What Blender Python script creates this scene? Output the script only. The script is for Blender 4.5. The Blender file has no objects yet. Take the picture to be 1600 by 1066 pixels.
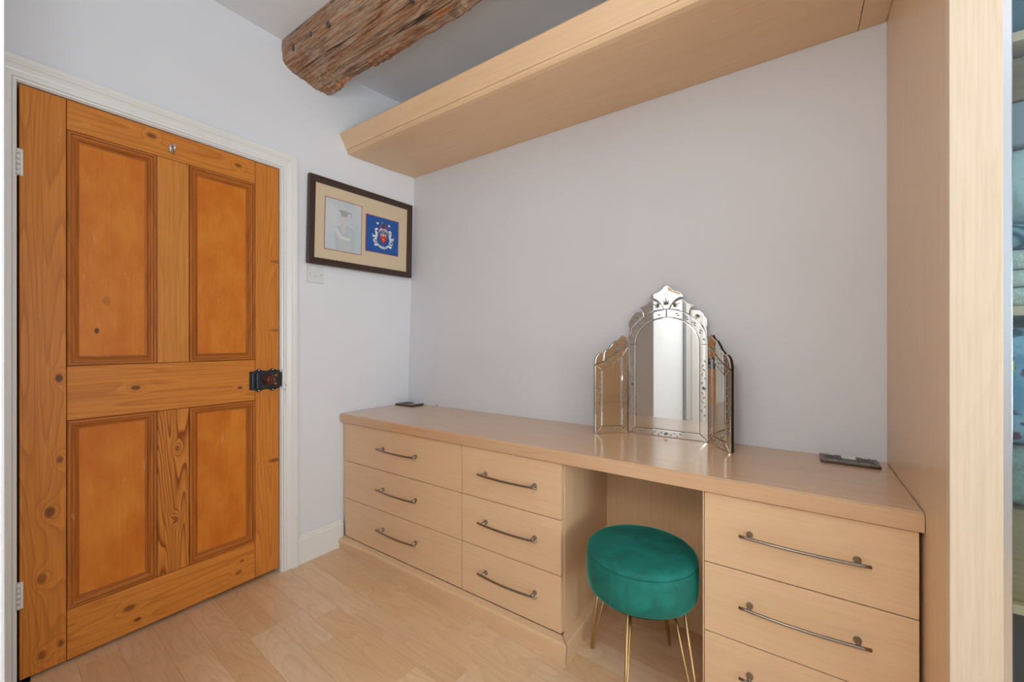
import bpy, bmesh, math, random
from mathutils import Vector, Matrix, noise
random.seed(7)
S = bpy.context.scene
COL = S.collection
PI = math.pi

# ------------------------------------------------------------------ camera, world, daylight, exposure
cd = bpy.data.cameras.new('camera'); cam = bpy.data.objects.new('camera', cd); COL.objects.link(cam)
cam.location = (2.0606, -1.7916, 1.1338)
cam.rotation_euler = (math.radians(90.017), math.radians(0.04), math.radians(34.713))
cd.sensor_fit = 'HORIZONTAL'; cd.sensor_width = 36; cd.lens = 36*639.74/1600; cd.clip_start = 0.02
S.camera = cam
S.view_settings.view_transform = 'Standard'; S.view_settings.look = 'None'
S.view_settings.gamma = 1; S.view_settings.use_curve_mapping = False
S.view_settings.exposure = -0.02
W = bpy.data.worlds.new('sky'); S.world = W; W.use_nodes = True
W.node_tree.nodes['Background'].inputs[0].default_value = (0.80, 0.90, 1.0, 1)
W.node_tree.nodes['Background'].inputs[1].default_value = 1.2
def area(name, loc, rot, sx, sy, power, col, spread=PI):
    l = bpy.data.lights.new(name, 'AREA'); l.shape = 'RECTANGLE'; l.size = sx; l.size_y = sy
    l.energy = power; l.color = col; l.spread = spread
    o = bpy.data.objects.new(name, l); COL.objects.link(o); o.location = loc; o.rotation_euler = rot
    return o
# daylight through the two windows of the room
WIN_R = (-2.72, -1.30, 0.80, 2.20)     # y0,y1,z0,z1 in the right wall, x = 5.2
WIN_B = (2.75, 3.45, 1.05, 2.05)       # x0,x1,z0,z1 in the rear wall, y = -2.8
area('daylight_right', (5.32, (WIN_R[0]+WIN_R[1])/2, 1.15), (0, PI/2+0.58, 0), 1.38, 1.40, 72, (0.90, 0.95, 1.0), 2.4)
# ------------------------------------------------------------------ materials
def lin(c): return tuple(((v/255)/12.92 if v <= 10.3 else ((v/255+0.055)/1.055)**2.4) for v in c)+(1,)
class NT:
    def __init__(s, name):
        s.m = bpy.data.materials.new(name); s.m.use_nodes = True; s.t = s.m.node_tree
        s.p = s.t.nodes['Principled BSDF']
    def n(s, typ, **kw):
        nd = s.t.nodes.new(typ)
        for k, v in kw.items():
            if k == 'ins':
                for a, b in v.items(): s.put(nd.inputs[a], b)
            else: setattr(nd, k, v)
        return nd
    def put(s, sock, v):
        if isinstance(v, bpy.types.NodeSocket): s.t.links.new(v, sock)
        else: sock.default_value = v
    def math(s, op, a, b=0.0, c=0.0, clamp=False):
        nd = s.n('ShaderNodeMath', operation=op, use_clamp=clamp)
        s.put(nd.inputs[0], a); s.put(nd.inputs[1], b)
        if op in ('MULTIPLY_ADD',): s.put(nd.inputs[2], c)
        return nd.outputs[0]
    def vmath(s, op, a, b=(0, 0, 0)):
        nd = s.n('ShaderNodeVectorMath', operation=op); s.put(nd.inputs[0], a); s.put(nd.inputs[1], b)
        return nd.outputs['Value'] if op in ('LENGTH', 'DOT_PRODUCT', 'DISTANCE') else nd.outputs[0]
    def mix(s, f, a, b):
        nd = s.n('ShaderNodeMix', data_type='RGBA'); s.put(nd.inputs[0], f); s.put(nd.inputs[6], a); s.put(nd.inputs[7], b)
        return nd.outputs[2]
    def noise(s, vec, scale, detail=3, rough=0.5, dist=0.0):
        nd = s.n('ShaderNodeTexNoise'); s.put(nd.inputs['Vector'], vec)
        nd.inputs['Scale'].default_value = scale; nd.inputs['Detail'].default_value = detail
        nd.inputs['Roughness'].default_value = rough; nd.inputs['Distortion'].default_value = dist
        return nd.outputs['Fac']
    def ramp(s, f, stops):
        nd = s.n('ShaderNodeValToRGB'); s.put(nd.inputs[0], f); e = nd.color_ramp.elements
        while len(e) < len(stops): e.new(0.5)
        for i, (p, c) in enumerate(stops):
            e[i].position = p; e[i].color = c if len(c) == 4 else (*c, 1)
        return nd.outputs[0]
    def maprange(s, v, a, b, c=0.0, d=1.0, typ='SMOOTHSTEP'):
        nd = s.n('ShaderNodeMapRange', interpolation_type=typ)
        for i, x in enumerate((v, a, b, c, d)): s.put(nd.inputs[i], x)
        return nd.outputs[0]
    def bump(s, h, st, dist=0.001):
        nd = s.n('ShaderNodeBump'); s.put(nd.inputs['Height'], h); nd.inputs['Strength'].default_value = st
        nd.inputs['Distance'].default_value = dist; s.t.links.new(nd.outputs[0], s.p.inputs['Normal'])
    def set(s, **kw):
        for k, v in kw.items(): s.put(s.p.inputs[k.replace('_', ' ')], v)
        return s
def plain(name, col, rough=0.5, metal=0.0, **kw):
    t = NT(name); t.set(Base_Color=lin(col), Roughness=rough, Metallic=metal, **kw); return t.m
def objco(t, rnd=True):
    tc = t.n('ShaderNodeTexCoord').outputs['Object']
    if not rnd: return tc
    oi = t.n('ShaderNodeObjectInfo').outputs['Random']
    off = t.n('ShaderNodeCombineXYZ', ins={0: t.math('MULTIPLY', oi, 17.3), 1: t.math('MULTIPLY', oi, 31.7), 2: t.math('MULTIPLY', oi, 23.1)}).outputs[0]
    return t.vmath('ADD', tc, off)
def plaster(name, col, bump=0.35, var=0.03):
    t = NT(name); co = t.n('ShaderNodeTexCoord').outputs['Object']
    a = t.noise(co, 1.3, 3); b = t.noise(co, 9, 4, 0.6)
    c = lin(col); d = lin(tuple(max(0, v*(1-var)) for v in col))
    t.set(Base_Color=t.mix(t.maprange(a, 0.35, 0.65), c, d), Roughness=0.75)
    h = t.math('ADD', t.math('MULTIPLY', b, 1.0), t.math('MULTIPLY', t.noise(co, 3, 2), 3.0))
    t.bump(h, bump, 0.004)
    return t.m
def wood(name, axis, light, mid, dark, contour=0.25, K=26, fine=0.25, rough=0.4, coat=0.0, rnd=True,
         blotch=0.35, knots=(), elong=0.09, nscale=7.0, huevar=0.0, bump=0.15, kcol=(92, 48, 20), pale=None, spec=0.5, elong2=None):
    t = NT(name); co = objco(t, rnd)
    sc = [1, 1, 1]; sc[axis] = elong
    v = t.vmath('MULTIPLY', co, tuple(sc))
    n1 = t.noise(v, nscale, 1.5, 0.45)
    kmask = None; kd = None
    base = t.n('ShaderNodeTexCoord').outputs['Object']
    add = None
    for (p, r, st) in knots:          # p = 3D position in object space
        dv = t.vmath('SUBTRACT', base, p)
        rr = r if isinstance(r, tuple) else (r, r*1.6)
        s2 = [1/rr[0]]*3; s2[axis] = 1/rr[1]; r = rr[0]
        d = t.vmath('LENGTH', t.vmath('MULTIPLY', dv, tuple(s2)))
        g = t.math('POWER', 2.718, t.math('MULTIPLY', t.math('MULTIPLY', d, d), -0.30))
        g = t.math('MULTIPLY', g, 0.075)
        add = g if add is None else t.math('ADD', add, g)
        k = t.math('MULTIPLY', t.maprange(d, 1.25, 0.55), st)
        kmask = k if kmask is None else t.math('MAXIMUM', kmask, k)
    if add is not None: n1 = t.math('ADD', n1, add)
    ph = t.math('FRACT', t.math('MULTIPLY', n1, float(K)))
    # growth ring: slow darkening then sharp edge
    ring = t.ramp(ph, [(0.0, (0, 0, 0)), (0.62, (0.30,)*3), (0.9, (1, 1, 1)), (1.0, (0, 0, 0))])
    sf = [60, 60, 60]; sf[axis] = 1.6
    fn = t.noise(t.vmath('MULTIPLY', co, tuple(sf)), 2.6, 3, 0.65)
    bl = t.noise(v, 2.2, 3, 0.55) if elong2 is None else t.noise(t.vmath('MULTIPLY', co, tuple([1 if i != axis else elong2 for i in range(3)])), 11, 5, 0.62)
    c = t.mix(t.math('MULTIPLY', t.maprange(bl, 0.32, 0.68), blotch), lin(light), lin(mid))
    c = t.mix(t.math('MULTIPLY', ring, contour), c, lin(dark))
    c = t.mix(t.math('MULTIPLY', t.maprange(fn, 0.38, 0.68), fine), c, lin(dark))
    if kmask is not None:
        c = t.mix(kmask, c, lin(kcol))
    if pale:
        wn = t.noise(t.vmath('MULTIPLY', co, tuple([1 if i != axis else 0.25 for i in range(3)])), 26, 4, 0.7)
        c = t.mix(t.math('MULTIPLY', t.maprange(wn, 0.66, 0.74), 0.35), c, lin(pale))
    if huevar:
        oi = t.n('ShaderNodeObjectInfo').outputs['Random']
        hs = t.n('ShaderNodeHueSaturation'); t.put(hs.inputs['Color'], c)
        t.put(hs.inputs['Value'], t.math('MULTIPLY_ADD', oi, huevar, 1-huevar/2))
        r2 = t.math('FRACT', t.math('MULTIPLY', oi, 7.77))
        t.put(hs.inputs['Saturation'], t.math('MULTIPLY_ADD', r2, huevar*2.2, 1-huevar*1.1))
        c = hs.outputs[0]
    t.set(Base_Color=c, Roughness=rough, Specular_IOR_Level=spec)
    if coat: t.set(Coat_Weight=coat, Coat_Roughness=0.16)
    if bump: t.bump(t.math('ADD', fn, t.math('MULTIPLY', ring, -0.6)), bump, 0.0006)
    return t.m

M = {}
M['wall'] = plaster('white_emulsion', (227, 229, 233), 0.14, 0.015)
M['ceil'] = plaster('ceiling_emulsion', (242, 244, 248), 0.2)
M['gloss'] = plain('white_gloss_paint', (232, 232, 229), 0.3)
MAP = dict(light=(234, 200, 160), mid=(226, 188, 146), dark=(202, 156, 112))
M['mapx'] = wood('maple_laminate_along_x', 0, contour=0.10, K=9, fine=0.15, rough=0.38, coat=0.15, bump=0.02, **MAP)
M['mapy'] = wood('maple_laminate_along_y', 1, contour=0.10, K=9, fine=0.15, rough=0.38, coat=0.15, bump=0.02, **MAP)
M['mapz'] = wood('maple_laminate_upright', 2, contour=0.10, K=9, fine=0.15, rough=0.38, coat=0.15, bump=0.02, **MAP)
M['post'] = wood('glare_paled_maple_frame', 2, (222, 204, 180), (213, 194, 167), (192, 170, 140), contour=0.12, K=16, fine=0.25, rough=0.4, bump=0.02)  # maple base paled to carry the window glare on the post
M['top'] = wood('maple_worktop_polished', 0, contour=0.10, K=9, fine=0.14, rough=0.2, coat=0.5, bump=0.0, light=(216, 178, 140), mid=(208, 166, 127), dark=(184, 138, 98))
M['topy'] = wood('maple_worktop_polished_cross', 1, contour=0.10, K=9, fine=0.28, rough=0.2, coat=0.5, bump=0.0, light=(216, 178, 140), mid=(208, 166, 127), dark=(184, 138, 98))
M['lam'] = wood('laminate_floor', 0, (242, 214, 178), (228, 190, 144), (196, 144, 100), contour=0.22, K=12, fine=0.20, rough=0.34, coat=0.15, blotch=0.9, elong=0.28, nscale=6.5, huevar=0.045, bump=0.0)
M['dark'] = plain('dark_gap', (40, 30, 24), 0.9)
M['black'] = plain('black_board', (14, 13, 13), 0.7)
M['nickel'] = plain('brushed_nickel', (150, 142, 132), 0.28, 1.0)
M['gold'] = plain('brushed_gold', (190, 160, 112), 0.3, 1.0)
M['chrome'] = plain('chrome', (215, 215, 215), 0.08, 1.0)
M['mirror'] = plain('silvered_glass', (226, 226, 222), 0.01, 1.0)
M['etch'] = plain('etched_frosted_glass', (150, 150, 144), 0.5, 0.0)
M['glassedge'] = plain('green_glass_edge', (90, 110, 98), 0.15, 0.3)
M['socket'] = plain('black_nickel_plate', (92, 84, 78), 0.25, 1.0)
M['sockbrown'] = plain('black_socket_insert', (52, 44, 38), 0.4)
M['white'] = plain('white_plastic', (218, 221, 218), 0.35)
M['alu'] = plain('satin_aluminium', (215, 218, 222), 0.22, 1.0)
M['walnut'] = wood('dark_walnut_frame', 1, (66, 46, 38), (54, 36, 30), (38, 24, 20), fine=0.4, rough=0.4, rnd=False, bump=0.1)
M['mat'] = plain('cream_mount_board', (208, 190, 160), 0.8)
M['pink'] = plain('crimson_mount_line', (168, 60, 76), 0.7)
M['iron'] = plain('black_enamel_iron', (58, 66, 72), 0.3, 0.5)
M['brass'] = plain('worn_brass', (150, 118, 70), 0.3, 1.0)
M['brownknob'] = plain('brown_turned_wood', (84, 36, 24), 0.22)
M['boltgrey'] = plain('old_iron_bolt', (88, 88, 84), 0.5, 0.7)

def velvet():
    t = NT('green_velvet'); co = objco(t, False)
    a = t.noise(co, 11, 4, 0.6, 0.8); b = t.noise(co, 260, 2)
    c = t.mix(t.maprange(a, 0.30, 0.72), lin((3, 100, 90)), lin((9, 126, 114)))
    t.set(Base_Color=c, Roughness=0.75, Sheen_Weight=1.0, Sheen_Roughness=0.3, Sheen_Tint=lin((60, 190, 178)))
    t.bump(t.math('ADD', b, t.math('MULTIPLY', a, 3)), 0.25, 0.0012)
    return t.m
M['velvet'] = velvet()
def beam_mat():
    t = NT('weathered_oak_beam'); co = t.n('ShaderNodeTexCoord').outputs['Object']
    v = t.vmath('MULTIPLY', co, (0.10, 1, 1)); v2 = t.vmath('MULTIPLY', co, (0.05, 1, 1))
    a = t.noise(t.vmath('MULTIPLY', co, (0.35, 1, 1)), 9, 5, 0.65, 0.6)
    f = t.noise(v2, 160, 4, 0.7); g = t.noise(v, 42, 4, 0.7, 0.4)
    c = t.ramp(a, [(0.28, lin((104, 72, 50))), (0.40, lin((168, 114, 74))), (0.5, lin((180, 150, 124))), (0.58, lin((146, 116, 92))), (0.66, lin((206, 128, 70)))])
    c = t.mix(t.math('MULTIPLY', t.maprange(f, 0.45, 0.62), 0.6), c, lin((214, 190, 166)))
    c = t.mix(t.math('MULTIPLY', t.maprange(g, 0.50, 0.34), 0.65), c, lin((84, 56, 40)))
    cr = t.noise(t.vmath('MULTIPLY', co, (0.035, 1, 1)), 17, 3, 0.5, 0.0)
    line = t.maprange(t.math('ABSOLUTE', t.math('SUBTRACT', cr, 0.52)), 0.0, 0.008, 1.0, 0.0)
    c = t.mix(t.math('MULTIPLY', line, 0.85), c, lin((36, 22, 15)))
    t.set(Base_Color=c, Roughness=0.8)
    t.bump(t.math('SUBTRACT', t.math('ADD', f, t.math('MULTIPLY', g, 1.6)), t.math('MULTIPLY', line, 2.5)), 1.0, 0.005)
    return t.m
M['beam'] = beam_mat()
def glass(name, col, k=0.9):
    t = NT(name); tr = t.n('ShaderNodeBsdfTransparent'); tr.inputs[0].default_value = lin(col)
    gl = t.n('ShaderNodeBsdfGlossy'); gl.inputs['Roughness'].default_value = 0.0; gl.inputs[0].default_value = (0.9, 0.95, 1, 1)
    lw = t.n('ShaderNodeLayerWeight'); fac = t.math('MULTIPLY_ADD', t.math('POWER', lw.outputs['Facing'], 5.0), 0.8, 0.04, clamp=True)
    mx = t.n('ShaderNodeMixShader'); t.put(mx.inputs[0], fac); t.put(mx.inputs[1], tr.outputs[0]); t.put(mx.inputs[2], gl.outputs[0])
    t.t.links.new(mx.outputs[0], t.t.nodes['Material Output'].inputs[0])
    return t.m
M['glass'] = glass('blue_tinted_glass', (232, 242, 244))
M['clear'] = glass('window_glass', (250, 252, 252))
def fleece(name, a, b, scale=120, bump=1.0, disp=0.006):
    t = NT(name); co = objco(t); n = t.noise(co, scale, 4, 0.7); l = t.noise(co, 14, 3)
    t.set(Base_Color=t.mix(t.maprange(n, 0.35, 0.7), lin(a), lin(b)), Roughness=0.9, Sheen_Weight=0.3)
    t.bump(t.math('ADD', n, l), bump, disp); return t.m
M['fleece'] = fleece('cream_fleece', (240, 240, 226), (206, 208, 192))
M['duvet'] = fleece('white_bagged_duvet', (226, 240, 238), (196, 216, 216), 9, 0.5, 0.02)
M['greyb'] = fleece('grey_green_blanket', (132, 142, 130), (156, 172, 162), 40, 0.6)
M['navy'] = fleece('navy_bag', (22, 38, 50), (40, 62, 74), 20, 0.5)
M['bluebag'] = fleece('blue_bag', (58, 92, 110), (76, 112, 128), 12, 0.5)
M['card'] = wood('brown_box_wood', 0, (176, 146, 108), (160, 130, 92), (126, 98, 66), rough=0.6)
def striped():
    t = NT('blue_striped_blanket'); co = t.n('ShaderNodeTexCoord').outputs['Object']
    w = t.n('ShaderNodeTexWave', bands_direction='DIAGONAL'); t.put(w.inputs[0], co); w.inputs['Scale'].default_value = 28; w.inputs['Distortion'].default_value = 1.5
    t.set(Base_Color=t.mix(w.outputs['Fac'], lin((50, 86, 108)), lin((140, 168, 176))), Roughness=0.9); return t.m
M['stripe'] = striped()
def floral():
    t = NT('blue_floral_cotton'); co = t.n('ShaderNodeTexCoord').outputs['Object']
    vo = t.n('ShaderNodeTexVoronoi'); t.put(vo.inputs['Vector'], t.vmath('ADD', co, t.vmath('MULTIPLY', t.n('ShaderNodeTexNoise', ins={0: co, 2: 30.0}).outputs[1], (0.04, 0.04, 0.04)))); vo.inputs['Scale'].default_value = 17
    n = t.noise(co, 22, 3, 0.6)
    c = t.mix(t.maprange(n, 0.35, 0.65), lin((104, 154, 184)), lin((152, 192, 210)))
    c = t.mix(t.maprange(vo.outputs['Distance'], 0.30, 0.20), c, lin((112, 62, 98)))
    c = t.mix(t.maprange(t.noise(co, 30, 2), 0.60, 0.66), c, lin((28, 78, 92)))
    t.set(Base_Color=c, Roughness=0.5, Coat_Weight=0.5, Coat_Roughness=0.1)
    t.bump(t.noise(co, 9, 3), 0.6, 0.02); return t.m
M['floral'] = floral()
def photo_bg():
    t = NT('faded_glare_portrait_print'); co = t.n('ShaderNodeTexCoord').outputs['Object']  # faded print, with glare on the picture put into its pale colours
    t.set(Base_Color=t.mix(t.maprange(t.noise(co, 7, 3), 0.3, 0.7), lin((184, 198, 206)), lin((204, 210, 212))), Roughness=0.35, Coat_Weight=0.4); return t.m
M['photo'] = photo_bg()

# ------------------------------------------------------------------ mesh helpers
def bxl(bm, x0, x1, y0, y1, z0, z1):
    vs = [bm.verts.new(p) for p in ((x0,y0,z0),(x1,y0,z0),(x1,y1,z0),(x0,y1,z0),(x0,y0,z1),(x1,y0,z1),(x1,y1,z1),(x0,y1,z1))]
    for f in ((3,2,1,0),(4,5,6,7),(0,1,5,4),(1,2,6,5),(2,3,7,6),(3,0,4,7)): bm.faces.new([vs[i] for i in f])
    return vs
def box(x0, x1, y0, y1, z0, z1, bev=0.0, seg=2):
    bm = bmesh.new(); bxl(bm, x0, x1, y0, y1, z0, z1)
    if bev: bmesh.ops.bevel(bm, geom=bm.edges[:], offset=bev, segments=seg, affect='EDGES', profile=0.5)
    return bm
def loft(bm, rings, close=True, caps=True, smooth=False):
    vr = [[bm.verts.new(p) for p in r] for r in rings]; n = len(vr[0])
    for a, b in zip(vr, vr[1:]):
        for i in range(n if close else n-1):
            j = (i+1) % n
            f = bm.faces.new((a[i], a[j], b[j], b[i])); f.smooth = smooth
    if caps and close:
        bm.faces.new(vr[0][::-1]); bm.faces.new(vr[-1])
    return vr
def tube(bm, pts, r, seg=10, caps=True):
    pts = [Vector(p) for p in pts]; rings = []; up = None
    for i, p in enumerate(pts):
        t = (pts[min(i+1, len(pts)-1)]-pts[max(i-1, 0)]).normalized()
        if up is None: up = Vector((0, 0, 1)) if abs(t.z) < 0.9 else Vector((1, 0, 0))
        s = t.cross(up).normalized(); up = s.cross(t).normalized()
        rr = r[i] if isinstance(r, (list, tuple)) else r
        rings.append([p+(s*math.cos(a)+up*math.sin(a))*rr for a in (2*PI*k/seg for k in range(seg))])
    loft(bm, rings, True, caps, True)
def lathe(bm, prof, c, axis=2, seg=32):
    rings = []
    for r, h in prof:
        ring = []
        for k in range(seg):
            a = 2*PI*k/seg; u, v = r*math.cos(a), r*math.sin(a)
            ring.append({2: (c[0]+u, c[1]+v, c[2]+h), 0: (c[0]+h, c[1]+u, c[2]+v), 1: (c[0]+v, c[1]+h, c[2]+u)}[axis])
        rings.append(ring)
    loft(bm, rings, True, True, True)
def sweep_ring(bm, prof, path):
    """prof = list of (w, d); path(w, d) -> list of points; quads between successive profile steps"""
    rows = [[bm.verts.new(p) for p in path(w, d)] for w, d in prof]
    for a, b in zip(rows, rows[1:]):
        for i in range(len(a)-1): bm.faces.new((a[i], a[i+1], b[i+1], b[i]))
    return rows
def obj(name, bm, mat, parent=None, normals=True):
    if normals: bmesh.ops.recalc_face_normals(bm, faces=bm.faces[:])
    if parent is not None:
        off = Vector(parent['_w'])
        for v in bm.verts: v.co -= off
    me = bpy.data.meshes.new(name); bm.to_mesh(me); bm.free()
    for m in (mat if isinstance(mat, (list, tuple)) else [mat]): me.materials.append(M[m] if isinstance(m, str) else m)
    o = bpy.data.objects.new(name, me); COL.objects.link(o)
    if parent is not None: o.parent = parent; o['_w'] = parent['_w']
    else: o['_w'] = (0.0, 0.0, 0.0)
    return o
def tag(o, label, cat, group=None, kind=None):
    o['label'] = label; o['category'] = cat
    if group: o['group'] = group
    if kind: o['kind'] = kind
    return o
def thing(name, label, cat, loc, group=None, kind=None):
    o = bpy.data.objects.new(name, None); COL.objects.link(o); o.location = loc; o['_w'] = tuple(float(v) for v in loc)
    o.empty_display_size = 0.1
    return tag(o, label, cat, group, kind)
def solo(name, bm, mat, label, cat, loc, group=None, kind=None):
    off = Vector(loc)
    for v in bm.verts: v.co -= off
    o = obj(name, bm, mat); o.location = loc; o['_w'] = tuple(float(v) for v in loc)
    return tag(o, label, cat, group, kind)
def fz(x, y): return 0.003-0.0165*x-0.0155*y       # the old floor runs slightly out of level
CEIL = 2.6034
XR, YB = 5.2, -2.8
LEAN = 0.063
def wallx(y, z):                                    # the door wall leans in towards the far corner
    if y < -0.80 or z < 0.75: return 0.0
    return LEAN*(z-0.75)/1.43*min(1.0, (y+0.80)/0.80)**2.2

# ------------------------------------------------------------------ room shell
def structure():
    # floor slab and laminate strips
    bm = bmesh.new()
    lo_, hi_ = [], []
    c4 = ((-0.1, YB-0.1), (XR+0.1, YB-0.1), (XR+0.1, 0.1), (-0.1, 0.1))
    loft(bm, [[(x, y, fz(x, y)-0.12) for x, y in c4], [(x, y, fz(x, y)-0.008) for x, y in c4]])
    fl = solo('floor', bm, 'dark', 'laminate floor of pale maple strips across the whole room', 'floor', (0, 0, 0), kind='structure')
    ang = math.radians(-2.7); e = Vector((math.cos(ang), math.sin(ang), 0)); g = Vector((-math.sin(ang), math.cos(ang), 0))
    rest = bmesh.new(); wd = 0.103; gap = 0.0002
    fixed = {-0.968: [0.405, 0.655], -0.865: [0.50], -0.556: [0.57, 1.009], -0.659: [0.62], -1.071: [0.42]}
    def piece(bm, s0, s1, t0, t1):
        rings = []
        for dz, ins in ((-0.0079, 0), (-0.0003, 0), (0.0, 0.0003)):
            r = []
            for s, t in ((s0+gap+ins, t0+gap+ins), (s1-gap-ins, t0+gap+ins), (s1-gap-ins, t1-gap-ins), (s0+gap+ins, t1-gap-ins)):
                p = e*s+g*t; r.append((p.x, p.y, fz(p.x, p.y)+dz))
            rings.append(r)
        loft(bm, rings)
    for k in range(-19, 12):
        t0 = -0.968+wd*k; t1 = t0+wd
        key = min(fixed, key=lambda q: abs(q-t0))
        cuts = list(fixed[key]) if abs(key-t0) < 0.02 else [random.uniform(0.2, 0.6)]
        s = cuts[-1]
        while s < 5.6: s += random.uniform(0.28, 0.62); cuts.append(s)
        s = cuts[0]
        while s > -0.1: s -= random.uniform(0.28, 0.6); cuts.append(s)
        cuts = sorted(cuts)
        for a, b in zip(cuts, cuts[1:]):
            m = e*((a+b)/2)+g*((t0+t1)/2)
            if not (-0.25 < m.x < XR+0.2 and YB-0.05 < m.y < 0.05): continue
            if m.x > XR+0.1 or m.x < 0.0 and b < 0.03: continue
            if m.x < 1.05 and m.y < -1.75: continue
            a2 = max(a, 0.002-t0*math.sin(ang) if a < 0.02 else a)
            if a < 0.0: a2 = 0.0
            if m.y > -1.95 and m.x < 2.5:
                bm = bmesh.new(); piece(bm, a2, b, t0, t1); o = obj('floor_strip', bm, 'lam', fl)
            else: piece(rest, a2, b, t0, t1)
    o = obj('floor_strips_beyond', rest, 'lam', fl); o['kind'] = 'stuff'
    # ceiling
    bm = box(-0.1, XR+0.1, YB-0.1, 0.1, CEIL, CEIL+0.1)
    solo('ceiling', bm, 'ceil', 'plain white plaster ceiling above the oak beam', 'ceiling', (0, 0, 0), kind='structure')
    # back wall
    bm = box(-0.1, XR+0.1, 0.0, 0.1, -0.1, CEIL+0.02)
    solo('wall_back', bm, 'wall', 'plain pale grey plaster wall behind the dressing table mirror', 'wall', (0, 0, 0), kind='structure')
    # left wall with the door opening
    bm = bmesh.new()
    D0, D1, DT = -1.622, -0.795, 1.976
    bxl(bm, -0.1, 0, YB-0.1, D0, -0.1, CEIL+0.02); bxl(bm, -0.1, 0, D0, D1, DT, CEIL+0.02)
    ny, nz = 20, 16; grid = []
    zs = [-0.1+i*(CEIL+0.12)/nz for i in range(nz+1)]; ys = [D1+i*(0.0-D1)/ny for i in range(ny+1)]
    for z in zs: grid.append([bm.verts.new((wallx(y, z), y, z)) for y in ys])
    for i in range(nz):
        for j in range(ny): bm.faces.new((grid[i][j], grid[i][j+1], grid[i+1][j+1], grid[i+1][j])).smooth = True
    a = [bm.verts.new((-0.1, y, z)) for y, z in ((D1, -0.1), (0.0, -0.1), (0.0, CEIL+0.02), (D1, CEIL+0.02))]
    bm.faces.new(a)
    e0 = [bm.verts.new(v.co) for v in (grid[i][0] for i in range(nz+1))]
    bm.faces.new(e0+[a[3], a[0]])
    solo('wall_left', bm, 'wall', 'white plaster wall holding the pine door', 'wall', (0, 0, 0), kind='structure')
    # wall returning towards the camera, left of the door
    bm = box(0.0, 1.10, YB-0.1, -1.7205, -0.1, CEIL+0.01, 0.004)
    solo('wall_front_left', bm, 'wall', 'white wall corner at the far left edge beside the door', 'wall', (0, 0, 0), kind='structure')
    # right wall with window, rear wall with window and door
    bm = bmesh.new(); y0, y1, z0, z1 = WIN_R
    for b in ((YB-0.1, y0, -0.1, CEIL+0.02), (y1, 0.1, -0.1, CEIL+0.02), (y0, y1, -0.1, z0), (y0, y1, z1, CEIL+0.02)): bxl(bm, XR, XR+0.1, *b)
    solo('wall_right', bm, 'wall', 'white wall with the window, outside the picture on the right', 'wall', (0, 0, 0), kind='structure')
    bm = bmesh.new(); x0, x1, z0, z1 = WIN_B
    for a, b, c, d in ((1.1, x0, -0.1, CEIL+0.02), (x1, XR+0.1, -0.1, CEIL+0.02), (x0, x1, -0.1, z0), (x0, x1, z1, CEIL+0.02)): bxl(bm, a, b, YB-0.1, YB, c, d)
    solo('wall_rear', bm, 'wall', 'white wall behind the camera', 'wall', (0, 0, 0), kind='structure')
    def win(name, label, f):     # f(a, depth, z) -> point
        w = thing(name, label, 'window', (0, 0, 0), kind='structure')
        a0, a1, b0, b1 = f('ext')
        def bar(u0, u1, w0, w1, d0=0.02, d1=0.07):
            p, q = f((u0, d0, w0)), f((u1, d1, w1))
            return box(*sorted((p[0], q[0])), *sorted((p[1], q[1])), *sorted((p[2], q[2])), 0.003, 1)
        t = 0.05
        for r in ((a0, a1, b0, b0+t), (a0, a1, b1-t, b1), (a0, a0+t, b0+t, b1-t), (a1-t, a1, b0+t, b1-t), ((a0+a1)/2-t/2, (a0+a1)/2+t/2, b0+t, b1-t)):
            obj('window_frame', bar(*r), 'gloss', w)
        obj('pane', bar(a0+t, (a0+a1)/2-t/2, b0+t, b1-t, 0.043, 0.047), 'clear', w); obj('pane', bar((a0+a1)/2+t/2, a1-t, b0+t, b1-t, 0.043, 0.047), 'clear', w)
    win('window_1', 'white framed window in the right wall', lambda p: WIN_R if p == 'ext' else (XR+p[1], p[0], p[2]))
    win('window_2', 'white framed window in the rear wall', lambda p: WIN_B if p == 'ext' else (p[0], YB-p[1], p[2]))
    # rear door with casing (seen in the dressing mirror)
    d = thing('door_2', 'white panelled door in the rear wall, seen only as a reflection', 'door', (1.7, YB, 0), kind='structure')
    obj('leaf', box(1.34, 2.06, YB, YB+0.03, 0.0, 1.98, 0.004), 'gloss', d)
    for z in (0.25, 1.05):
        for x in (1.44, 1.75): obj('door_panel', box(x, x+0.22, YB+0.03, YB+0.04, z, z+0.68, 0.008), 'gloss', d)
    t2 = thing('trim_2', 'white moulded casing around the rear door', 'trim', (1.7, YB, 0), kind='structure')
    bm = bmesh.new()
    prof = [(0, 0), (0, 0.03), (0.02, 0.03), (0.03, 0.04), (0.07, 0.035), (0.08, 0.05), (0.13, 0.055), (0.14, 0.04), (0.19, 0.045), (0.2, 0.0)]
    sweep_ring(bm, prof, lambda w, dd: [(1.33-w, YB+dd, -0.02), (1.33-w, YB+dd, 1.99+w), (2.07+w, YB+dd, 1.99+w), (2.07+w, YB+dd, -0.02)])
    obj('casing', bm, 'gloss', t2)
structure()

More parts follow.
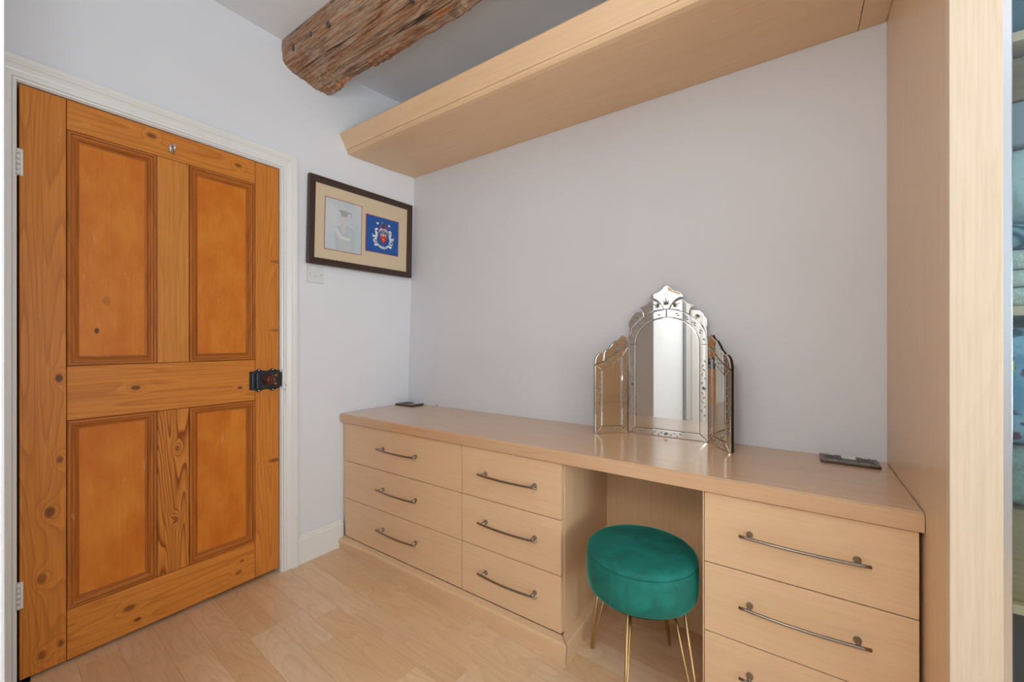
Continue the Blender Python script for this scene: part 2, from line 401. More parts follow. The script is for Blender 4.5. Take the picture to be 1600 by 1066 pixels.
# ------------------------------------------------------------------ pine door
DOOR = (0.0, -1.2, 0.036)
door = thing('door_1', 'old stripped pine door with four moulded panels and a black rim lock', 'door', DOOR, kind='structure')
def kn(lst, x=0.0): return [((x, y-DOOR[1], z-DOOR[2]), rr, s) for (y, z, rr, s) in lst]
PINE = dict(light=(220, 142, 62), mid=(206, 124, 44), dark=(158, 82, 24))
def pine(name, axis, knots, K=30, contour=0.42, nscale=6, fine=0.30, kx=0.0, **kw):
    d = dict(PINE); d.update(kw)
    return wood(name, axis, contour=contour, K=K, fine=fine, rough=0.42, coat=0.0, rnd=False, spec=0.22, knots=kn(knots, kx), nscale=nscale, elong=0.07, pale=(232, 196, 150), bump=0.12, kcol=(96, 52, 28), **d)
pm = {}
pm['lst'] = pine('pine_hinge_stile', 2, [(-1.524, 1.009, .010, .9), (-1.545, .56, .013, .8), (-1.522, .731, .009, .7), (-1.563, .344, .012, .6), (-1.52, .105, .008, .7), (-1.563, .09, .010, .6)])
pm['rst'] = pine('pine_lock_stile', 2, [(-.812, 1.517, (.030, .008), .5), (-.815, 1.187, (.034, .008), .45), (-.820, .562, (.036, .009), .7)], K=26)
pm['top'] = pine('pine_top_rail', 1, [(-1.28, 1.935, .010, .8), (-.979, 1.925, .009, .7)], K=30)
pm['mid'] = pine('pine_lock_rail', 1, [(-1.327, .958, .010, .85), (-.972, .924, .007, .8)], K=24)
pm['bot'] = pine('pine_bottom_rail', 1, [(-1.345, .13, .012, .7), (-1.322, .075, .008, .8), (-.978, .093, .009, .6), (-.965, .14, .006, .6)], K=26)
pm['mu'] = pine('pine_upper_muntin', 2, [], K=24, contour=0.2, light=(216, 144, 66))
pm['ml'] = pine('pine_lower_muntin', 2, [(-1.205, .413, .009, .6), (-1.20, .70, .008, .5)], K=34, contour=0.95, nscale=9, dark=(132, 62, 16))
pm['pan'] = pine('pine_panel_board', 2, [(-1.43, 1.172, .007, .95), (-1.405, 1.282, .012, .35)], K=5, contour=0.05, fine=0.10, kx=-0.014, nscale=9, elong2=0.5, light=(220, 136, 48), mid=(204, 112, 30), dark=(160, 78, 20), blotch=1.0)
pm['mo'] = pine('pine_moulding_upright', 2, [], K=22, contour=0.35, light=(196, 118, 50), mid=(178, 100, 36), dark=(120, 62, 22))
pm['moh'] = pine('pine_moulding_level', 1, [], K=22, contour=0.35, light=(196, 118, 50), mid=(178, 100, 36), dark=(120, 62, 22))
DZ0, DZ1 = 0.036, 1.968
YL0, YL1, YR0, YR1 = -1.6115, -1.5065, -0.9088, -0.8030
MU0, MU1 = -1.264, -1.160
ZT, ZM1, ZM0, ZB = 1.864, 1.049, 0.860, 0.208
g = 0.0008
def dbox(nm, y0, y1, z0, z1, m): return obj(nm, box(-0.04, 0.0, y0+g, y1-g, z0+g, z1-g, 0.0012, 1), pm[m], door)
dbox('stile', YL0, YL1, DZ0, DZ1, 'lst'); dbox('stile', YR0, YR1, DZ0, DZ1, 'rst')
dbox('rail', YL1, YR0, ZT, DZ1, 'top'); dbox('rail', YL1, YR0, ZM0, ZM1, 'mid'); dbox('rail', YL1, YR0, DZ0, ZB, 'bot')
dbox('muntin', MU0, MU1, ZM1, ZT, 'mu'); dbox('muntin', MU0, MU1, ZB, ZM0, 'ml')
obj('backing', box(-0.038, -0.03, YL0+0.002, YR1-0.002, DZ0+0.002, DZ1-0.002), 'dark', door)
mprof = [(0.0012, -0.014), (0.0012, 0.0005), (0.005, 0.0025), (0.0095, 0.0022), (0.0100, -0.0035), (0.0125, -0.0035), (0.0130, 0.0002), (0.0165, -0.0005), (0.0225, -0.0055), (0.0265, -0.0095), (0.0270, -0.0125), (0.0285, -0.0125), (0.0290, -0.0095), (0.0325, -0.0100), (0.0330, -0.016)]
for (y0, y1) in ((YL1, MU0), (MU1, YR0)):
    for (z0, z1) in ((ZM1, ZT), (ZB, ZM0)):
        obj('panel', box(-0.024, -0.014, y0+0.02, y1-0.02, z0+0.02, z1-0.02), pm['pan'], door)
        sides = [('mo', lambda w, d: [(d, y0+w, z0+w), (d, y0+w, z1-w)]), ('mo', lambda w, d: [(d, y1-w, z1-w), (d, y1-w, z0+w)]),
                 ('moh', lambda w, d: [(d, y0+w, z1-w), (d, y1-w, z1-w)]), ('moh', lambda w, d: [(d, y1-w, z0+w), (d, y0+w, z0+w)])]
        for mk, f in sides:
            bm = bmesh.new(); rows = sweep_ring(bm, mprof, f)
            for i in (0, 1): bm.faces.new([r[i] for r in rows])
            bm.faces.new((rows[0][0], rows[0][1], rows[-1][1], rows[-1][0]))
            for v in bm.verts:      # hairline mitre gaps
                pass
            obj('moulding', bm, pm[mk], door)
# hinges
for zc in (1.713, 0.313):
    h = obj('hinge', box(-0.004, 0.0035, -1.622, -1.603, zc-0.043, zc+0.043, 0.001, 1), 'gloss', door)
    for k in range(5):
        bm = bmesh.new(); z0 = zc-0.043+k*0.0172; tube(bm, [(0.005, -1.6135, z0+0.0008), (0.005, -1.6135, z0+0.0164)], 0.0052, 10)
        obj('hinge_knuckle', bm, 'gloss', h)
# rim lock
yc, zc, hw, hh = -0.867, 0.951, 0.067, 0.043
out = []
def bumpz(s): return 0.011*(math.exp(-((s+0.42)/0.2)**2)+math.exp(-((s-0.5)/0.2)**2))
N = 40
for i in range(N+1): s = -1+2*i/N; out.append((yc+s*hw, zc+hh+bumpz(s)))
for i in range(N+1): s = 1-2*i/N; out.append((yc+s*hw, zc-hh-bumpz(s)))
bm = bmesh.new(); loft(bm, [[(0.0005, y, z) for y, z in out], [(0.004, y, z) for y, z in out], [(0.0055, yc+(y-yc)*0.985, zc+(z-zc)*0.98) for y, z in out]])
lock = obj('rim_lock', bm, 'iron', door)
obj('lock_case', box(0.004, 0.024, yc-0.045, yc+hw, zc-0.034, zc+0.036, 0.003), 'iron', lock)
obj('lock_rib', box(0.004, 0.014, yc-0.060, yc-0.050, zc-0.036, zc+0.038, 0.003), 'iron', lock)
bm = bmesh.new(); lathe(bm, [(0.020, 0), (0.021, 0.003), (0.012, 0.006), (0.010, 0.018), (0.015, 0.022), (0.021, 0.029), (0.0225, 0.037), (0.020, 0.045), (0.012, 0.050), (0.011, 0.0485), (0.004, 0.050), (0.0005, 0.051)], (0.024, -0.869, 0.956), 0, 28)
obj('knob', bm, 'brownknob', lock)
bm = bmesh.new(); lathe(bm, [(0.008, 0), (0.008, 0.004), (0.004, 0.005), (0.0005, 0.005)], (0.024, -0.828, 0.972), 0, 16); obj('thumb_bolt', bm, 'brass', lock)
bm = bmesh.new(); lathe(bm, [(0.008, 0), (0.008, 0.004), (0.004, 0.005), (0.0005, 0.005)], (0.024, -0.829, 0.933), 0, 16); obj('keyhole_cover', bm, 'brass', lock)
for s, sg in ((-0.42, 1), (0.5, 1), (-0.42, -1), (0.5, -1)):
    bm = bmesh.new(); lathe(bm, [(0.0042, 0), (0.0038, 0.002), (0.0005, 0.0028)], (0.0055, yc+s*hw, zc+sg*(hh+0.004)), 0, 10); obj('screw', bm, 'chrome', lock)
# coat hook
hy, hz = -1.218, 1.907
bm = bmesh.new(); lathe(bm, [(0.011, 0), (0.011, 0.003), (0.006, 0.005), (0.0005, 0.005)], (0, hy, hz), 0, 20)
for v in bm.verts: v.co.z = hz+(v.co.z-hz)*1.9
hk = obj('coat_hook', bm, 'chrome', door)
bm = bmesh.new(); tube(bm, [(0.004, hy, hz-0.012), (0.014, hy, hz-0.019), (0.026, hy, hz-0.017), (0.033, hy, hz-0.006), (0.034, hy, hz+0.008)], [0.0045, 0.0045, 0.0045, 0.005, 0.006], 10)
obj('prong', bm, 'chrome', hk)
bm = bmesh.new(); lathe(bm, [(0.0035, 0), (0.003, 0.002), (0.0005, 0.002)], (0.005, hy, hz+0.008), 0, 10); obj('screw', bm, 'boltgrey', hk)

# jamb and architrave
jm = thing('trim_1', 'white gloss moulded architrave framing the pine door', 'trim', (0, -1.2, 0), kind='structure')
A0, A1, AT = -1.6195, -0.797, 1.9735
aprof = [(-0.003, -0.10), (-0.003, 0.004), (0.0, 0.006), (0.0, 0.012), (0.006, 0.014), (0.0075, 0.0115), (0.009, 0.016), (0.022, 0.017), (0.026, 0.013), (0.032, 0.0145), (0.044, 0.020), (0.049, 0.024), (0.052, 0.0245), (0.0535, 0.021), (0.060, 0.025), (0.072, 0.026), (0.0755, 0.024), (0.0755, -0.004)]
for nm, f in (('architrave_side', lambda w, d: [(d, A0-w, 0.020), (d, A0-w, AT+w)]), ('architrave_head', lambda w, d: [(d, A0-w, AT+w), (d, A1+w, AT+w)]), ('architrave_side', lambda w, d: [(d, A1+w, AT+w), (d, A1+w, 0.012)])):
    bm = bmesh.new(); sweep_ring(bm, aprof, f); obj(nm, bm, 'gloss', jm)
bm = bmesh.new(); bxl(bm, 0.012, 0.020, A1+0.001, A1+0.014, 0.905, 1.0); obj('lock_keep', bm, 'gloss', jm)
bm = bmesh.new()
for k in range(12):
    y = A1+random.uniform(0.004, 0.020); z = random.uniform(0.895, 0.94); r = random.uniform(0.0007, 0.0018)
    lathe(bm, [(r, 0), (r*0.8, 0.0006)], (0.0205, y, z), 0, 8)
o = obj('paint_chips', bm, 'dark', jm); o['kind'] = 'stuff'
obj('light_block_board', box(-0.112, -0.102, -1.66, -0.76, -0.1, 2.0), 'dark', jm)  # added dark board behind the door, stops light leaking through its gaps
bm = bmesh.new()
bprof = [(-0.03, 0.0), (-0.03, 0.017), (0.118, 0.017), (0.120, 0.0155), (0.128, 0.0165), (0.140, 0.011), (0.150, 0.009), (0.155, 0.006), (0.1555, 0.0)]
rows = sweep_ring(bm, [(z, x) for z, x in bprof], lambda z, x: [(x, A1+0.0755, z), (x, -0.470, z)])
solo('baseboard_left', bm, 'gloss', 'short white moulded skirting board between the door and the drawers', 'skirting', (0, 0, 0), kind='structure')

# ------------------------------------------------------------------ oak beam
def beam():
    # cross-section walked from ceiling (room side) down, under, and back up; y, z
    key = [(-0.787, 2.63), (-0.789, 2.56), (-0.789, 2.512), (-0.786, 2.506), (-0.756, 2.482), (-0.748, 2.479), (-0.68, 2.464), (-0.60, 2.455), (-0.555, 2.452), (-0.541, 2.462), (-0.536, 2.53), (-0.535, 2.63)]
    seg = []
    for (a, b), (c, d) in zip(key, key[1:]):
        L = math.hypot(c-a, d-b); n = max(1, int(L/0.0042))
        for i in range(n): f = i/n; seg.append((a+(c-a)*f, b+(d-b)*f))
    seg.append(key[-1])
    xs = []; x = 0.0
    while x < 5.2: xs.append(x); x += 0.008 if x < 1.5 else 0.04
    xs.append(5.2)
    cracks = [(0.02, 0.62, 2.497, -0.776, 0.006), ]
    bm = bmesh.new(); n = len(seg); cy, cz = -0.66, 2.60
    # bottom crack as curves y(x)
    def crack_depth(x, y, z):
        d = 0
        # long split wandering along the underside
        yc1 = -0.655+0.035*math.sin(x*3.1+0.6)+0.012*noise.noise((x*7, 3, 1))
        if 0.22 < x < 1.2: d += 0.018*math.exp(-((y-yc1)/0.0055)**2)*min(1, (x-0.22)/0.08)*(0.35+abs(noise.noise((x*5, 9, 2)))*1.6)
        yc2 = -0.742-0.01*math.sin(x*5)
        if x > 0.0: d += 0.010*math.exp(-((y-yc2)/0.004)**2)*max(0, noise.noise((x*2.2, 4, 8))+0.35)
        zc = 2.532+0.012*math.sin(x*4)
        if y < -0.775: d += 0.008*math.exp(-((z-zc)/0.004)**2)*max(0, noise.noise((x*3, 1, 5))+0.3)
        yc3 = -0.605+0.02*x
        if x < 0.62: d += 0.010*math.exp(-((y-yc3)/0.0045)**2)
        return d
    rings = []
    for x in xs:
        r = []
        for (y, z) in seg:
            p = Vector((x, y, z)); v = Vector((0, y-cy, min(0.0, z-cz)))
            v = v.normalized() if v.length > 1e-5 else Vector((0, 0, -1))
            w = min(1.0, max(0.0, (2.60-z)/0.03))
            dd = 0.0035*noise.noise((x*2.3, y*12, z*12)) + 0.004*noise.noise((x*5, y*45, z*45+7)) + 0.0022*noise.noise((x*14, y*140, z*140))
            dd -= crack_depth(x, y, z)
            # lower right arris ragged, broken lump at the wall end
            if y > -0.60: dd += 0.006*noise.noise((x*9, 5, 2))+0.004*noise.noise((x*45, 5, 2)) if z < 2.50 else 0
            if x < 0.17 and y > -0.66 and z < 2.50: dd += 0.004+0.010*noise.noise((x*40, y*40, z*40))
            if 0.13 < x < 0.40 and y > -0.60 and z < 2.53: dd -= 0.010
            q = p+v*dd*max(w, 0.05); r.append(q)
        rings.append(r)
    loft(bm, rings, close=False, caps=False, smooth=False)
    t = thing('ceiling_beam', 'rough weathered brown oak beam across the ceiling above the door', 'beam', (0.0, -0.66, 2.6))
    o = obj('timber', bm, 'beam', t)
    for (x, z) in ((0.105, 2.524), (0.262, 2.520), (0.395, 2.512)):
        bm = bmesh.new(); lathe(bm, [(0.0125, -0.006), (0.0125, 0.0005), (0.009, 0.004), (0.0005, 0.0045)], (0, 0, 0), 1, 12)
        for v in bm.verts: v.co = Vector((x+v.co.x, -0.786-v.co.y, z+v.co.z*1.25))
        obj('bolt_head', bm, 'boltgrey', t)
    bm = bmesh.new(); lathe(bm, [(0.010, 0), (0.007, 0.003), (0.0005, 0.003)], (0, 0, 0), 2, 10)
    for v in bm.verts: v.co = Vector((0.83+v.co.x, -0.70+v.co.y, 2.461-v.co.z))
    obj('bolt_head', bm, 'boltgrey', t)
beam()

# ------------------------------------------------------------------ fitted drawers, worktop, plinth
FY = -0.467; WT, WB = 0.737, 0.692
def handle(parent, x0, x1, z, sag=0.0):
    bm = bmesh.new(); y = FY-0.027; n = 18; pts = []
    for i in range(n+1):
        f = i/n; u = 2*f-1
        pts.append((x0+(x1-x0)*f, y-0.011*(1-u*u), z))
    tube(bm, pts, 0.0042, 10)
    for xe in (x0+0.024, x1-0.024):
        tube(bm, [(xe, FY, z+0.0), (xe, FY-0.004, z), (xe, FY-0.010, z), (xe, y-0.001, z)], [0.0085, 0.0085, 0.0055, 0.0055], 14)
    return obj('handle', bm, 'nickel', parent)
def cabinet(label, xa, xb, cuts, hx, hz, grp='fitted maple drawer units', side=()):
    t = thing('drawer_unit', label, 'drawers', ((xa+xb)/2, -0.23, 0.0), grp)
    zt = WB-0.004
    bm = bmesh.new()
    bxl(bm, xa+0.001, xa+0.017, FY+0.02, -0.004, 0.0, zt); bxl(bm, xb-0.017, xb-0.001, FY+0.02, -0.004, 0.0, zt)
    bxl(bm, xa+0.017, xb-0.017, FY+0.03, -0.004, 0.05, 0.066); bxl(bm, xa+0.017, xb-0.017, FY+0.03, -0.004, zt-0.016, zt); bxl(bm, xa+0.017, xb-0.017, -0.012, -0.004, 0.066, zt-0.016)
    obj('carcass', bm, 'mapz', t)
    zs = [zt]+list(cuts)+[0.067]
    for i in range(3):
        d = obj('drawer_front', box(xa+0.0012, xb-0.0012, FY, FY+0.019, zs[i+1]+0.0015, zs[i]-0.0015, 0.0012, 2), 'mapx', t)
        handle(d, hx[0], hx[1], hz[i])
    return t
c1 = cabinet('wide maple drawer unit of three drawers next to the door wall', 0.030, 0.8775, (0.4804, 0.2762), (0.331, 0.617), (0.592, 0.388, 0.187))
obj('filler_strip', box(0.004, 0.029, FY+0.008, FY+0.026, 0.03, WB-0.003, 0.001, 1), 'mapz', c1)
c2 = cabinet('narrow maple drawer unit of three drawers left of the knee space', 0.8785, 1.3600, (0.4804, 0.2762), (0.988, 1.272), (0.587, 0.389, 0.181))
c3 = cabinet('maple drawer unit of three drawers right of the stool', 1.8363, 2.2985, (0.4807, 0.2772), (1.930, 2.210), (0.590, 0.391, 0.194))
# end panels facing the knee space
obj('end_panel', box(1.3602, 1.3640, FY+0.020, -0.004, 0.0, WB-0.002), 'mapz', c2)
obj('end_panel', box(1.8325, 1.8361, FY+0.002, -0.004, 0.0, WB-0.002), 'mapz', c3)
# worktop
wt = thing('worktop', 'long polished maple worktop running over all three drawer units', 'worktop', (1.15, -0.24, WB))
def lipping(x0, x1):
    prof = [(-0.448, WB), (-0.481, WB), (-0.482, WB+0.001), (-0.482, WT-0.006), (-0.479, WT-0.003), (-0.476, WT-0.0035), (-0.472, WT), (-0.448, WT)]
    bm = bmesh.new(); loft(bm, [[(x0, y, z) for y, z in prof], [(x1, y, z) for y, z in prof]]); return bm
obj('front_lipping', lipping(0.002, 2.3035), 'top', wt)
obj('top_board', box(0.2075, 2.3035, -0.4472, -0.002, WB+0.003, WT, 0.0007, 1), 'top', wt)
obj('end_board', box(0.004, 0.2060, -0.4472, -0.002, WB+0.003, WT, 0.0007, 1), 'topy', wt)
# plinth
def plinth_poly(d):      # (distance out from cabinet front, z)
    return [(0.0, -0.05), (0.030, -0.05), (0.030, 0.0315), (0.0285, 0.0325), (0.0285, 0.0338), (0.0345, 0.0345), (0.0345, 0.0520), (0.0330, 0.0575), (0.0290, 0.0610), (0.003, 0.0648), (0.0, 0.0648)]
pl = thing('plinth', 'moulded maple plinth along the floor under the left drawer units', 'plinth', (0.7, -0.48, 0))
P = [(d, z) for d, z in plinth_poly(0)]
bm = bmesh.new(); yb = FY+0.021
def zcl(x, y, z): return max(z, fz(x, y)-0.006)
loft(bm, [[(0.003, FY-d+0.002, zcl(0, -.5, z)) for d, z in P], [(1.3625+d, FY-d+0.002, zcl(1.38, -.5, z)) for d, z in P]])
obj('front_moulding', bm, 'mapx', pl)
bm = bmesh.new(); loft(bm, [[(1.3642+d, FY-d+0.0035, zcl(1.38, -.5, z)) for d, z in P], [(1.3642+d, -0.322, zcl(1.38, -.3, z)) for d, z in P]])
obj('return_moulding', bm, 'mapy', pl)
bm = bmesh.new(); loft(bm, [[(1.3642+d*0.82, -0.3195, zcl(1.38, -.3, z*0.97)) for d, z in P], [(1.3642+d*0.82, -0.046, zcl(1.38, -.05, z*0.97)) for d, z in P]])
obj('return_moulding', bm, 'mapy', pl)
bm = bmesh.new(); P2 = [(d, z-0.02) for d, z in P]
loft(bm, [[(1.8366, FY-d+0.002, zcl(1.84, -.5, z)) for d, z in P2], [(2.3035, FY-d+0.002, zcl(2.3, -.5, z)) for d, z in P2]])
solo('plinth', bm, 'mapx', 'moulded maple plinth under the right drawer unit beside the stool', 'plinth', (2.07, -0.48, 0), None)
bm = box(1.3645, 1.832, -0.042, -0.024, -0.03, WB-0.001)
solo('knee_space_panel', bm, 'mapz', 'plain maple panel closing the back of the knee space behind the stool', 'panel', (1.6, -0.03, 0))

# ------------------------------------------------------------------ overhead pelmet shelf
SZ = 2.173
sh = thing('overhead_shelf', 'long maple shelf with a cornice front high on the back wall', 'shelf', (1.15, -0.22, SZ))
def xl(y, z): return wallx(y, z)+0.001
def shelf_loft(prof, x1, x0=None):
    bm = bmesh.new(); loft(bm, [[((x0 if x0 is not None else xl(y, z)), y, z) for y, z in prof], [(x1, y, z) for y, z in prof]]); return bm
obj('shelf_board', shelf_loft([(-0.002, SZ), (-0.418, SZ), (-0.418, SZ+0.022), (-0.002, SZ+0.022)], 2.2325), 'mapx', sh)
obj('shelf_end_board', shelf_loft([(-0.002, SZ), (-0.418, SZ), (-0.418, SZ+0.022), (-0.002, SZ+0.022)], 2.3035, 2.2345), 'mapx', sh)
obj('shelf_lipping', shelf_loft([(-0.4185, SZ-0.0005), (-0.437, SZ+0.002), (-0.4445, SZ+0.010), (-0.4445, SZ+0.0225), (-0.4185, SZ+0.0225)], 2.3035), 'mapx', sh)
obj('cornice', shelf_loft([(-0.440, SZ+0.0235), (-0.447, SZ+0.0235), (-0.449, SZ+0.030), (-0.487, SZ+0.094), (-0.484, SZ+0.100), (-0.440, SZ+0.100)], 2.3035), 'mapx', sh)
obj('shelf_top', shelf_loft([(-0.002, SZ+0.086), (-0.4395, SZ+0.086), (-0.4395, SZ+0.100), (-0.002, SZ+0.100)], 2.3035), 'mapx', sh)

# ------------------------------------------------------------------ wardrobe
XW = 2.305
wd = thing('wardrobe', 'tall maple fitted wardrobe with a glass sliding door at the right edge', 'wardrobe', (3.1, -0.33, -0.04))
def fb(x0, x1, y0, y1, z0, z1, b=0.001): return box(x0, x1, y0, y1, z0, z1, b, 1)
obj('side_panel', fb(XW, XW+0.018, -0.6445, -0.002, -0.04, CEIL-0.002), 'mapz', wd)
obj('front_post', fb(XW, 2.3745, -0.6585, -0.6455, -0.04, CEIL-0.002), 'post', wd)
obj('side_panel', fb(3.98, 3.998, -0.6445, -0.002, -0.05, CEIL-0.002), 'mapz', wd)
obj('plinth_board', fb(2.375, 3.979, -0.64, -0.62, -0.05, 0.04), 'mapx', wd)
obj('head_board', fb(2.375, 3.979, -0.6585, -0.55, 2.42, CEIL-0.002), 'mapx', wd)
obj('wardrobe_back', fb(2.324, 3.979, -0.010, -0.002, -0.04, CEIL-0.002), 'mapz', wd)
obj('divider', fb(3.14, 3.158, -0.57, -0.011, -0.04, 2.42), 'mapz', wd)
for z in (1.7185, 1.183, 0.60, 0.20): obj('wardrobe_shelf', fb(2.325, 3.1395, -0.575, -0.011, z, z+0.0185), 'mapx', wd)
sd = obj('sliding_door', fb(2.3760, 2.3915, -0.640, -0.612, 0.045, 2.415, 0.0015), 'alu', wd); sd['label'] = 'satin aluminium frame of the sliding door'
obj('stile', fb(3.13, 3.145, -0.640, -0.612, 0.045, 2.415), 'alu', sd)
obj('rail', fb(2.392, 3.129, -0.640, -0.612, 2.39, 2.415), 'alu', sd); obj('rail', fb(2.392, 3.129, -0.640, -0.612, 0.045, 0.07), 'alu', sd)
obj('pane', box(2.3915, 3.130, -0.630, -0.626, 0.07, 2.39), 'glass', sd)
sd2 = obj('sliding_door', fb(3.10, 3.115, -0.608, -0.582, 0.045, 2.415, 0.0015), 'alu', wd)
obj('pane', box(3.115, 3.965, -0.597, -0.593, 0.07, 2.39), 'mirror', sd2); obj('stile', fb(3.965, 3.979, -0.608, -0.582, 0.045, 2.415), 'alu', sd2)
def soft(x0, x1, y0, y1, z0, z1, r, nz=0.006, seed=0, sub=3):
    bm = bmesh.new(); bxl(bm, x0, x1, y0, y1, z0, z1)
    bmesh.ops.bevel(bm, geom=bm.edges[:], offset=r, segments=4, affect='EDGES', profile=0.5)
    bmesh.ops.subdivide_edges(bm, edges=[e for e in bm.edges if e.calc_length() > 0.04], cuts=5, use_grid_fill=True)
    for v in bm.verts:
        if v.co.z > z0+0.004: v.co += Vector((noise.noise(v.co*7+Vector((seed, 0, 0))), noise.noise(v.co*7+Vector((0, seed, 3))), noise.noise(v.co*6+Vector((5, 0, seed)))))*nz
    for v in bm.verts: v.co.z = min(max(v.co.z, z0), z1)
    for f in bm.faces: f.smooth = True
    return bm
def content(name, x0, x1, y0, y1, z0, z1, mat, label, cat, r=0.03, nz=0.01, seed=0, grp=None):
    return solo(name, soft(x0, x1, y0, y1, z0, z1, r, nz, seed), mat, label, cat, ((x0+x1)/2, (y0+y1)/2, z0), grp)
T = 1.2025
content('folded_towel', 2.34, 2.78, -0.56, -0.10, T, T+0.037, 'fleece', 'cream fleecy towel lowest in the pile on the glass wardrobe shelf', 'towel', 0.016, 0.004, 1, 'cream fleecy towels in the wardrobe')
content('folded_towel', 2.335, 2.775, -0.565, -0.10, T+0.039, T+0.072, 'fleece', 'cream fleecy towel in the middle of the pile in the wardrobe', 'towel', 0.015, 0.004, 2, 'cream fleecy towels in the wardrobe')
content('folded_towel', 2.34, 2.78, -0.56, -0.10, T+0.074, T+0.113, 'fleece', 'cream fleecy towel topmost of the pile under the striped blanket', 'towel', 0.017, 0.004, 3, 'cream fleecy towels in the wardrobe')
content('striped_blanket', 2.34, 2.80, -0.56, -0.10, T+0.116, T+0.165, 'stripe', 'blue and white striped blanket folded on the cream towels', 'blanket', 0.02, 0.004, 4)
content('bagged_duvet', 2.352, 2.95, -0.565, -0.08, T+0.167, T+0.315, 'duvet', 'white duvet in a clear bag on top of the striped blanket', 'duvet', 0.06, 0.02, 5)
content('grey_box', 2.352, 2.93, -0.56, -0.09, 1.520, 1.606, plain('grey_card', (150, 152, 158), 0.6), 'plain grey storage box on top of the bagged duvet', 'box', 0.006, 0.0, 12)
content('wooden_tray', 2.352, 2.93, -0.56, -0.09, 1.608, 1.694, wood('tray_wood', 0, (150, 118, 88), (134, 104, 76), (96, 70, 48), rough=0.5), 'brown wooden tray box on the grey box under the top shelf', 'tray', 0.006, 0.0, 13)
content('storage_bag', 2.34, 2.95, -0.56, -0.10, 1.7375, 2.10, 'bluebag', 'blue zipped storage bag on the top wardrobe shelf', 'bag', 0.05, 0.015, 6)
content('floral_bedding', 2.352, 2.95, -0.565, -0.08, 0.925, 1.160, 'floral', 'blue floral bedding in a plastic bag below the cream towels', 'bedding', 0.05, 0.02, 7)
content('folded_blanket', 2.34, 2.93, -0.56, -0.09, 0.805, 0.920, 'greyb', 'grey green folded blanket under the floral bedding', 'blanket', 0.03, 0.008, 8)
content('storage_box', 2.34, 2.93, -0.56, -0.09, 0.619, 0.800, 'card', 'brown wooden storage box under the grey green blanket', 'box', 0.006, 0.0, 9)
content('holdall', 2.352, 2.95, -0.565, -0.09, 0.2190, 0.56, 'navy', 'dark navy holdall on the low wardrobe shelf', 'bag', 0.06, 0.02, 10)
bm = bmesh.new(); bxl(bm, 2.402, 2.412, -0.5752, -0.5745, 1.075, 1.095)
solo('price_sticker', bm, plain('yellow_sticker', (196, 200, 90), 0.6), 'small yellow sticker on the bagged floral bedding', 'sticker', (2.407, -0.575, 1.085))

# ------------------------------------------------------------------ stool
def stool():
    cx, cy, R, zt, th = 1.636, -0.428, 0.176, 0.452, 0.135
    t = thing('stool', 'round green velvet stool on gold hairpin legs in the knee space', 'stool', (cx, cy, fz(cx, cy)))
    prof = [(0.02, zt-th-0.001), (R-0.02, zt-th-0.001), (R-0.006, zt-th+0.005), (R-0.001, zt-th+0.016), (R+0.0015, zt-th+0.05), (R+0.001, zt-0.045), (R-0.001, zt-0.0225), (R-0.0025, zt-0.0205), (R-0.0025, zt-0.0195), (R-0.001, zt-0.0175), (R-0.003, zt-0.010), (R-0.010, zt-0.003), (R-0.024, zt+0.001), (R-0.07, zt+0.004), (0.04, zt+0.006), (0.001, zt+0.006)]
    bm = bmesh.new(); lathe(bm, prof, (cx, cy, 0), 2, 96)
    for v in bm.verts:
        d = Vector((v.co.x-cx, v.co.y-cy, 0)); r = d.length
        if r > 0.05: v.co += d.normalized()*0.0016*noise.noise((v.co.x*22, v.co.y*22, v.co.z*14))
        if v.co.z > zt-0.01 and r < R-0.02: v.co.z += 0.0022*noise.noise((v.co.x*14, v.co.y*14, 3))
    o = obj('cushion', bm, 'velvet', t)
    bm = bmesh.new(); ring = []
    n = 96
    for k in range(n): a = 2*PI*k/n; ring.append((cx+math.cos(a)*(R-0.0005), cy+math.sin(a)*(R-0.0005), zt-0.020))
    tube(bm, ring+[ring[0]], 0.0010, 6, False); obj('top_seam', bm, 'velvet', t)
    a = math.radians(-103); px, py = cx+math.cos(a)*(R+0.0008), cy+math.sin(a)*(R+0.0008)
    bm = bmesh.new(); tube(bm, [(px, py, zt-0.021), (px, py, zt-0.07), (px, py, zt-th+0.012)], 0.0010, 6); obj('side_seam', bm, 'velvet', t)
    obj('base_board', (lambda b: (lathe(b, [(0.02, 0), (R-0.020, 0.003), (R-0.020, 0.008), (0.02, 0.008)], (cx, cy, zt-th-0.0095), 2, 48), b)[1])(bmesh.new()), 'black', t)
    for fx, fy in ((1.436, -0.369), (1.667, -0.178), (1.652, -0.635), (1.835, -0.510)):
        d = Vector((fx-cx, fy-cy, 0)).normalized(); foot = Vector((fx, fy, fz(fx, fy)+0.0055))
        A, B = Vector((cx, cy, zt-th+0.006))+d*0.163, Vector((cx, cy, zt-th+0.006))+d*0.122
        up = Vector((0, 0, 1)); pts = [A, foot+d*0.0045+up*0.012, foot+d*0.0030+up*0.003, foot, foot-d*0.0030+up*0.003, foot-d*0.0050+up*0.012, B]
        bm = bmesh.new(); tube(bm, pts, 0.0042, 10)
        obj('leg', bm, 'gold', t)
stool()

